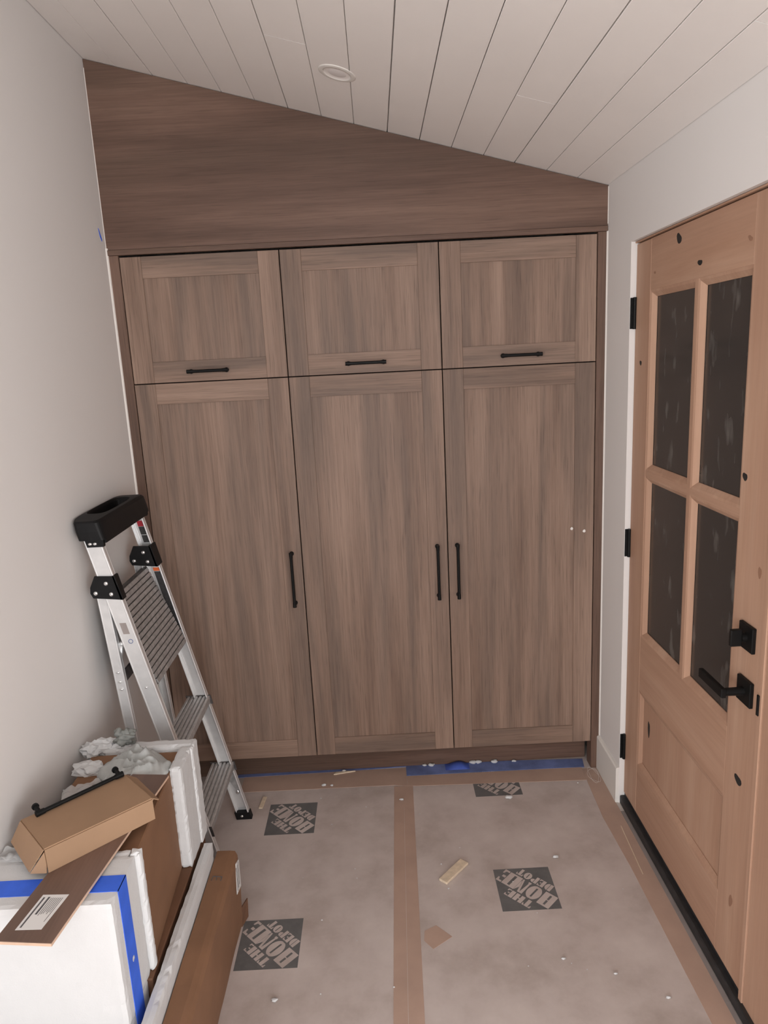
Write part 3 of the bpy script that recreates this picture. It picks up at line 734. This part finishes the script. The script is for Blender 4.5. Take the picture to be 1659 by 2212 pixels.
# rear cross bar, spreader link, bolts, stickers
obj('cross_bar', MB().hexa([(xr_(.765)-0.020, YN+0.03, 0.762), (xr_(.765)-0.014, YN+0.03, 0.762), (xr_(.765)-0.014, YF-0.05, 0.762), (xr_(.765)-0.020, YF-0.05, 0.762),
                            (xr_(.80)-0.020, YN+0.03, 0.800), (xr_(.80)-0.014, YN+0.03, 0.800), (xr_(.80)-0.014, YF-0.05, 0.800), (xr_(.80)-0.020, YF-0.05, 0.800)]), 'alu_dark', ld)
obj('spreader_link', MB().tube((0.036, YN+0.034, 0.838), (0.0535, YN+0.034, 0.902), 0.0075, 10).blob((0.0535, YN+0.034, 0.903), (0.0095, 0.0095, 0.0095), 2, 0).blob((0.036, YN+0.034, 0.838), (0.0105, 0.0095, 0.0095), 2, 0), 'aluminium', ld, smooth=True)
for (x, z) in ((0.035, 0.815), (0.040, 0.783), (0.0425, 0.757)):
    obj('bolt', MB().blob((xr_(z)-0.016, YN+0.010, z), (0.007, 0.004, 0.0042), 2, 0), 'steel', ld, smooth=True)
obj('bolt', MB().blob((xf_(.765)-0.028, YN-0.002, 0.765), (0.006, 0.003, 0.0035), 2, 0), 'steel', ld, smooth=True)
def sticker(z0, z1, d0, d1, mat, y, name='sticker', lab=None):
    return obj(name, MB().hexa(slant_box(y-0.0006, y, z0, z1, xf_, d0, d1)), mat, ld, label=lab)
ys_ = YF-0.0026
sticker(1.203, 1.224, 0.010, 0.032, 'red', ys_, lab='red sticker')
sticker(1.172, 1.202, 0.010, 0.032, 'sticker_black', ys_); sticker(1.143, 1.170, 0.010, 0.032, 'sticker_black', ys_)
sticker(1.033, 1.046, 0.006, 0.034, 'orange', ys_, lab='orange sticker')
sticker(0.80, 1.031, 0.006, 0.034, 'sticker_black', ys_)
sticker(0.948, 0.985, 0.016, 0.036, 'tape_grey', YN, lab='faint grey printed square'); 
mbr = MB().lathe([(0.0075, 0), (0.0075, 0.0005), (0.0058, 0.0005), (0.0058, 0)], 20, Matrix.Translation((xf_(.923)-0.022, YN-0.0002, 0.923)) @ Matrix.Rotation(PI/2, 4, 'X'))
obj('round_mark', mbr, plain('mark_blue', S(70, 90, 140), 0.5), ld)

# ------------------------------------------------------------------ packaging stack
lc = thing('carton', (0.12, -1.0, 0), 'brown cardboard carton low under the foam end pieces', 'carton')
obj('carton_body', MB().box((XL+0.008, -1.285, 0.0005), (0.298, -0.745, 0.326), 0.003), 'card_dark', lc)
ic = thing('carton', (0.13, -1.02, 0.327), 'upright brown carton held between the two white foam end pieces', 'carton')
mb = MB().hexa([(0.0, -1.238, 0.327), (0.288, -1.238, 0.327), (0.262, -0.785, 0.327), (0.0, -0.785, 0.327),
                (0.0, -1.238, 0.634), (0.282, -1.238, 0.634), (0.262, -0.785, 0.634), (0.0, -0.785, 0.634)])
bmesh.ops.bevel(mb.bm, geom=list(mb.bm.edges), offset=0.003, segments=1, affect='EDGES')
obj('carton_body', mb, 'card', ic)
# near foam end piece with blue tape
nf = thing('foam_end_cap', (0.12, -1.33, 0), 'large white foam end piece wrapped with blue tape, nearest the camera', 'foam packaging', 'white foam end pieces')
obj('foam_block', MB().foam((XL+0.003, -1.414, 0.327), (0.289, -1.262, 0.650), 0.013, 0.0006, 0.0022, 1), 'foam', nf, smooth=False)
obj('rim', MB().foam((0.2745, -1.263, 0.327), (0.3005, -1.2395, 0.654), 0.009, 0.0008, 0.003, 2), 'foam', nf)
obj('rim', MB().foam((XL+0.003, -1.2635, 0.327), (0.2735, -1.2395, 0.649), 0.012, 0.0006, 0.002, 3), 'foam', nf)
obj('foam_block', MB().foam((XL+0.003, -1.4145, 0.0005), (0.289, -1.288, 0.328), 0.02, 0.0006, 0.0022, 4), 'foam', nf)
y0t, y1t = -1.378, -1.328
tp = MB().box((XL+0.004, y0t, 0.6498), (0.2905, y1t, 0.6512)).box((0.2890, y0t, 0.002), (0.2905, y1t, 0.6512))
obj('blue_tape_band', tp, 'blue_tape', nf, label='bright blue tape band')
obj('tape_smudge', MB().blob((0.2908, -1.352, 0.452), (0.0008, 0.006, 0.006), 2, 0.5, 4), 'foam', nf)
# far foam end piece, broken at the wall side
ff = thing('foam_end_cap', (0.14, -0.82, 0.327), 'broken white foam end piece at the far end in front of the step ladder', 'foam packaging', 'white foam end pieces')
obj('foam_block', MB().foam((0.03, -0.782, 0.327), (0.302, -0.738, 0.650), 0.011, 0.0008, 0.004, 5), 'foam', ff)
obj('side_arm', MB().foam((0.2645, -0.905, 0.327), (0.3005, -0.783, 0.650), 0.010, 0.0008, 0.003, 6), 'foam', ff)
obj('corner_ridge', MB().foam((0.294, -0.80, 0.327), (0.3065, -0.737, 0.650), 0.007, 0.0015, 0.003, 7), 'foam', ff)
mb = MB()
for i, (x, y, z, a, b_, c_) in enumerate([(-0.002, -0.762, 0.640, .034, .030, .026), (0.035, -0.752, 0.645, .045, .026, .022), (0.075, -0.756, 0.643, .04, .024, .018)]):
    mb.blob((x, y, z), (a, b_, c_), 3, 0.5, i, 1.6)
obj('broken_corner', mb, 'foam', ff)
obj('broken_chunk', MB().blob((0.028, -0.872, 0.642), (0.046, 0.030, 0.022), 3, 0.45, 9, 1.7), 'foam', ff)
# foam sheet and long carton on the floor
obj('foam_sheet', MB().foam((0.3085, -2.05, 0.0005), (0.3365, -0.800, 0.331), 0.016, 0.0006, 0.0022, 8), 'foam', label='thin white foam sheet standing on edge beside the long brown carton', cat='foam packaging')
lg = thing('carton', (0.37, -1.4, 0), 'long flat brown carton standing on edge on the floor, with white label', 'carton')
mb = MB(); nn = 26; prof = [(0.3395, 0.0005), (0.3875, 0.0005), (0.3935, 0.05), (0.3985, 0.14), (0.4015, 0.23), (0.4005, 0.262), (0.394, 0.277), (0.380, 0.281), (0.3395, 0.280)]
rings = []
for i in range(nn+1):
    y = -0.775 - i*(1.3)/nn
    rings.append([mb.bm.verts.new((x + (0.004*noise.noise(Vector((y*6, z*9, 2))) if 0 < j < 7 else 0), y + (0.0 if i else 0.004*noise.noise(Vector((z*30, x*40, 1)))), z + (0.004*noise.noise(Vector((y*7, 1, x*20))) if j > 4 and i else 0))) for j, (x, z) in enumerate(prof)])
for a, c_ in zip(rings, rings[1:]):
    for j in range(len(prof)): mb.bm.faces.new((a[j], a[(j+1) % len(prof)], c_[(j+1) % len(prof)], c_[j]))
mb.bm.faces.new(rings[0]); mb.bm.faces.new(rings[-1][::-1])
obj('carton_body', mb, 'card', lg)
obj('shipping_label', MB().hexa([(0.4015, -0.835, 0.170), (0.4030, -0.835, 0.170), (0.4030, -0.779, 0.155), (0.4015, -0.779, 0.155), (0.4020, -0.815, 0.262), (0.4035, -0.815, 0.262), (0.4040, -0.778, 0.250), (0.4020, -0.778, 0.250)]), 'label_white', lg, label='white label with thin lines')
for k in range(3):
    y = -0.790 - k*0.014
    obj('label_line', MB().hexa([(0.4030, y-0.008, 0.175), (0.4040, y-0.008, 0.175), (0.4040, y-0.005, 0.175), (0.4030, y-0.005, 0.175), (0.4033, y-0.002, 0.250), (0.4043, y-0.002, 0.250), (0.4043, y+0.001, 0.250), (0.4033, y+0.001, 0.250)]), 'print_dark', lg)
obj('loose_flap', MB().hexa([(0.390, -0.778, 0.002), (0.393, -0.778, 0.002), (0.405, -0.735, 0.002), (0.402, -0.735, 0.002), (0.395, -0.778, 0.075), (0.398, -0.778, 0.075), (0.405, -0.722, 0.060), (0.402, -0.722, 0.060)]), 'card_dark', lg)
# marks on carton
mb = MB()
for (a, c_) in (((0.350, -0.905), (0.352, -0.888)), ((0.351, -0.888), (0.365, -0.890)), ((0.363, -0.890), (0.364, -0.905)), ((0.365, -0.890), (0.380, -0.893)), ((0.379, -0.893), (0.378, -0.908))):
    a = Vector((*a, 0.2815)); c_ = Vector((*c_, 0.2815)); mb.tube(a, c_, 0.0011, 6)
obj('pen_mark', mb, 'print_dark', lg)

# laminate plank with paper label
NL = Vector((0.094, -1.514, 0)); NR = Vector((0.2133, -1.5275, 0)); u = Vector((0.121, 0.9926, 0)).normalized()
zb_ = 0.6562
FRp = Vector((0.2826, -0.9567, 0)); FLp = FRp + (NL-NR)
bd = thing('laminate_plank', (0.19, -1.24, zb_), 'brown wood grain laminate plank with white label lying across the foam', 'plank')
def flat(mbx, P, z0, z1): return mbx.hexa([(*p[:2], z0) for p in P] + [(*p[:2], z1) for p in P])
obj('plank_core', flat(MB(), [NL, NR, FRp, FLp], zb_, zb_+0.0065), 'laminate_edge', bd)
obj('wear_layer', flat(MB(), [NL, NR, FRp, FLp], zb_+0.0066, zb_+0.0082), 'laminate', bd)
LB = [Vector((0.1233, -1.4893, 0)), Vector((0.1774, -1.4912, 0)), Vector((0.1937, -1.3967, 0)), Vector((0.1369, -1.394, 0))]
zl_ = zb_+0.0084
lb = obj('paper_label', flat(MB(), LB, zl_-0.0003, zl_+0.0002), 'label_white', bd, label='white paper label with small print')
def LP(a, t_): return LB[0]*(1-a)*(1-t_) + LB[1]*a*(1-t_) + LB[2]*a*t_ + LB[3]*(1-a)*t_
mb = MB()
flat(mb, [LP(.10, .06), LP(.17, .06), LP(.17, .92), LP(.10, .92)], zl_, zl_+0.0004)
flat(mb, [LP(.28, .42), LP(.36, .42), LP(.36, .93), LP(.28, .93)], zl_, zl_+0.0004)
random.seed(5)
for k in range(7):
    a = .42+k*.072; t0 = .2+random.random()*.3
    flat(mb, [LP(a, t0), LP(a+.022, t0), LP(a+.022, .9), LP(a, .9)], zl_, zl_+0.0004)
obj('label_print', mb, 'print_dark', lb)

# small upturned open carton with a black pull on it
ang = math.radians(43.5); ca, sa = math.cos(ang), math.sin(ang)
ctr = Vector((0.1560, -1.1800, 0)); BL, BW = 0.256, 0.152; zb0, zb1_ = zb_+0.0086, 0.7215
def bp(s_, t_, z): return (ctr.x + s_*ca + t_*sa, ctr.y + s_*sa - t_*ca, z)
sb = thing('small_carton', (ctr.x, ctr.y, zb0), 'small open tan cardboard box lying upside down across the plank', 'carton')
def quad_panel(P, th=0.003):
    a = [Vector(p) for p in P]; n_ = (a[1]-a[0]).cross(a[2]-a[0]).normalized()*th
    return MB().hexa([*(p for p in a), *(p+n_ for p in a)])
hL, hW = BL/2, BW/2
obj('top_panel', quad_panel([bp(-hL, -hW, zb1_), bp(-hL, hW, zb1_), bp(hL, hW, zb1_-0.004), bp(hL, -hW, zb1_-0.004)]), 'card_light', sb)
obj('side_panel', quad_panel([bp(-hL, hW, zb1_), bp(-hL, hW+0.002, zb0), bp(hL, hW+0.002, zb0), bp(hL, hW, zb1_-0.004)]), 'card_light', sb)
obj('side_panel', quad_panel([bp(-hL, -hW, zb1_), bp(hL, -hW, zb1_-0.004), bp(hL, -hW-0.002, zb0), bp(-hL, -hW-0.002, zb0)]), 'card_light', sb)
obj('end_flap', quad_panel([bp(-hL, -hW, zb1_), bp(-hL-0.026, -hW-0.004, zb0+0.012), bp(-hL-0.030, hW*0.72, zb0+0.006), bp(-hL, hW, zb1_)]), 'card_light', sb)
obj('end_flap', quad_panel([bp(-hL, hW, zb1_-0.004), bp(-hL-0.030, hW*0.72, zb0+0.004), bp(-hL-0.002, hW, zb0)]+[bp(-hL+0.001, hW, zb0+0.02)]), 'card_light', sb)
obj('end_flap', quad_panel([bp(hL, -hW, zb1_-0.004), bp(hL, hW, zb1_-0.004), bp(hL+0.020, hW-0.01, zb1_-0.022), bp(hL+0.024, -hW+0.01, zb1_-0.020)]), 'card_light', sb)
# loose pull: bar on the box, mounting posts pointing back and up
a_ = Vector((0.0430, -1.2030, 0)); b_2 = Vector((0.1950, -1.0460, 0))
d_ = (b_2-a_).normalized(); side = Vector((-d_.y, d_.x, 0))
zz = 0.7300
mb = MB(); A3 = Vector((a_.x, a_.y, zz)); B3 = Vector((b_2.x, b_2.y, zz-0.001))
mb.tube(A3, B3, 0.0052, 12)
for p, s in ((A3, 1), (B3, -1)):
    mb.tube(p-d_*s*0.001, p+d_*s*0.020, 0.0076, 12, 0.0066)
    e = p + d_*s*0.008 + side*0.024 + Vector((0, 0, 0.006))
    mb.tube(p+d_*s*0.008, e, 0.0058, 12); mb.tube(e-(side*0.003), e+side*0.002, 0.0085, 12)
obj('bar_pull', mb, 'black_metal', label='loose black bar pull lying on the small tan cardboard box', cat='handle')

# grey rag
def rag(name, poly_, zbase, h, seed, mat, bumps=(), **kw):
    cx = sum(p[0] for p in poly_)/len(poly_); cy = sum(p[1] for p in poly_)/len(poly_)
    n = 84; rg = 22; mb = MB()
    def edge(f):
        k = f*len(poly_); i = int(k) % len(poly_); t_ = k-int(k)
        a = Vector(poly_[i]); c_ = Vector(poly_[(i+1) % len(poly_)]); return a.lerp(c_, t_)
    top = [[mb.bm.verts.new((cx, cy, zbase+h))]]
    for r_ in range(1, rg+1):
        f = r_/rg; row = []
        for i in range(n):
            e = edge(i/n); x = cx+(e.x-cx)*f; y = cy+(e.y-cy)*f
            q = Vector((x*20, y*20, seed)); wv = noise.noise_vector(q*0.6)*0.9
            rid = 1-abs(noise.noise(q*0.55+wv*0.6))*2.2; rid2 = 1-abs(noise.noise(Vector((q.x*1.5, q.y*0.7, q.z))+wv*0.8+Vector((3, 1, 7))))*2.4
            z = zbase + h*(0.28 + 0.42*max(0, rid)**1.5 + 0.26*max(0, rid2)**2)
            for (bx, by, br, bh) in bumps:
                z += bh*math.exp(-((x-bx)**2+(y-by)**2)/(br*br))
            z = zbase + (z-zbase)*(1-f**5*0.75)
            row.append(mb.bm.verts.new((x, y, z)))
        top.append(row)
    for i in range(n): mb.bm.faces.new((top[0][0], top[1][i], top[1][(i+1) % n]))
    for a, c_ in zip(top[1:], top[2:]):
        for i in range(n): mb.bm.faces.new((a[i], c_[i], c_[(i+1) % n], a[(i+1) % n]))
    low = [mb.bm.verts.new((v.co.x, v.co.y, zbase)) for v in top[-1]]
    for i in range(n): mb.bm.faces.new((top[-1][i], low[i], low[(i+1) % n], top[-1][(i+1) % n]))
    mb.bm.faces.new(low[::-1])
    return obj(name, mb, mat, smooth=True, **kw)
rag('cleaning_rag', [(.080, -.825), (.118, -.792), (.160, -.785), (.205, -.800), (.2625, -.862), (.2625, -.905), (.240, -.938), (.222, -.985), (.180, -.990), (.1477, -.968), (.105, -.940), (.066, -.915), (.055, -.860)],
    0.6355, 0.050, 4.3, 'rag', [(.14, -.81, .028, .022), (.20, -.85, .03, .018), (.235, -.89, .02, .012), (.12, -.90, .025, .014)], label='crumpled light grey cloth lying on the far foam end piece', cat='cloth')
obj('glove_roll', MB().blob((0.096, -0.760, 0.676), (0.030, 0.022, 0.024), 4, 0.6, 3, 1.5), 'rag_dark', smooth=True, label='rolled dark grey cloth bunched behind the light grey cloth', cat='cloth')
# clear plastic film
def film(pts, z, h, seed, **kw):
    mb = MB(); nu, nv = 16, 8; g = []
    a, b__, c_, d__ = [Vector((*p, 0)) for p in pts]
    for i in range(nu+1):
        row = []
        for j in range(nv+1):
            s_, t_ = i/nu, j/nv
            p = a*(1-s_)*(1-t_) + b__*s_*(1-t_) + c_*s_*t_ + d__*(1-s_)*t_
            row.append(mb.bm.verts.new((p.x, p.y, z + h*abs(noise.noise(Vector((p.x*45, p.y*45, seed)))))))
        g.append(row)
    for i in range(nu):
        for j in range(nv): mb.bm.faces.new((g[i][j], g[i+1][j], g[i+1][j+1], g[i][j+1]))
    return obj('plastic_film', mb, 'film', smooth=True, **kw)
film([(0.006, -1.010), (0.120, -0.945), (0.100, -0.905), (-0.008, -0.965)], 0.6365, 0.022, 2, label='clear plastic film strip between the grey cloth and tan box', cat='plastic film')
film([(-0.036, -1.255), (0.055, -1.275), (0.060, -1.235), (-0.036, -1.215)], 0.652, 0.016, 6, label='clear plastic film on the taped foam piece at the left wall', cat='plastic film')
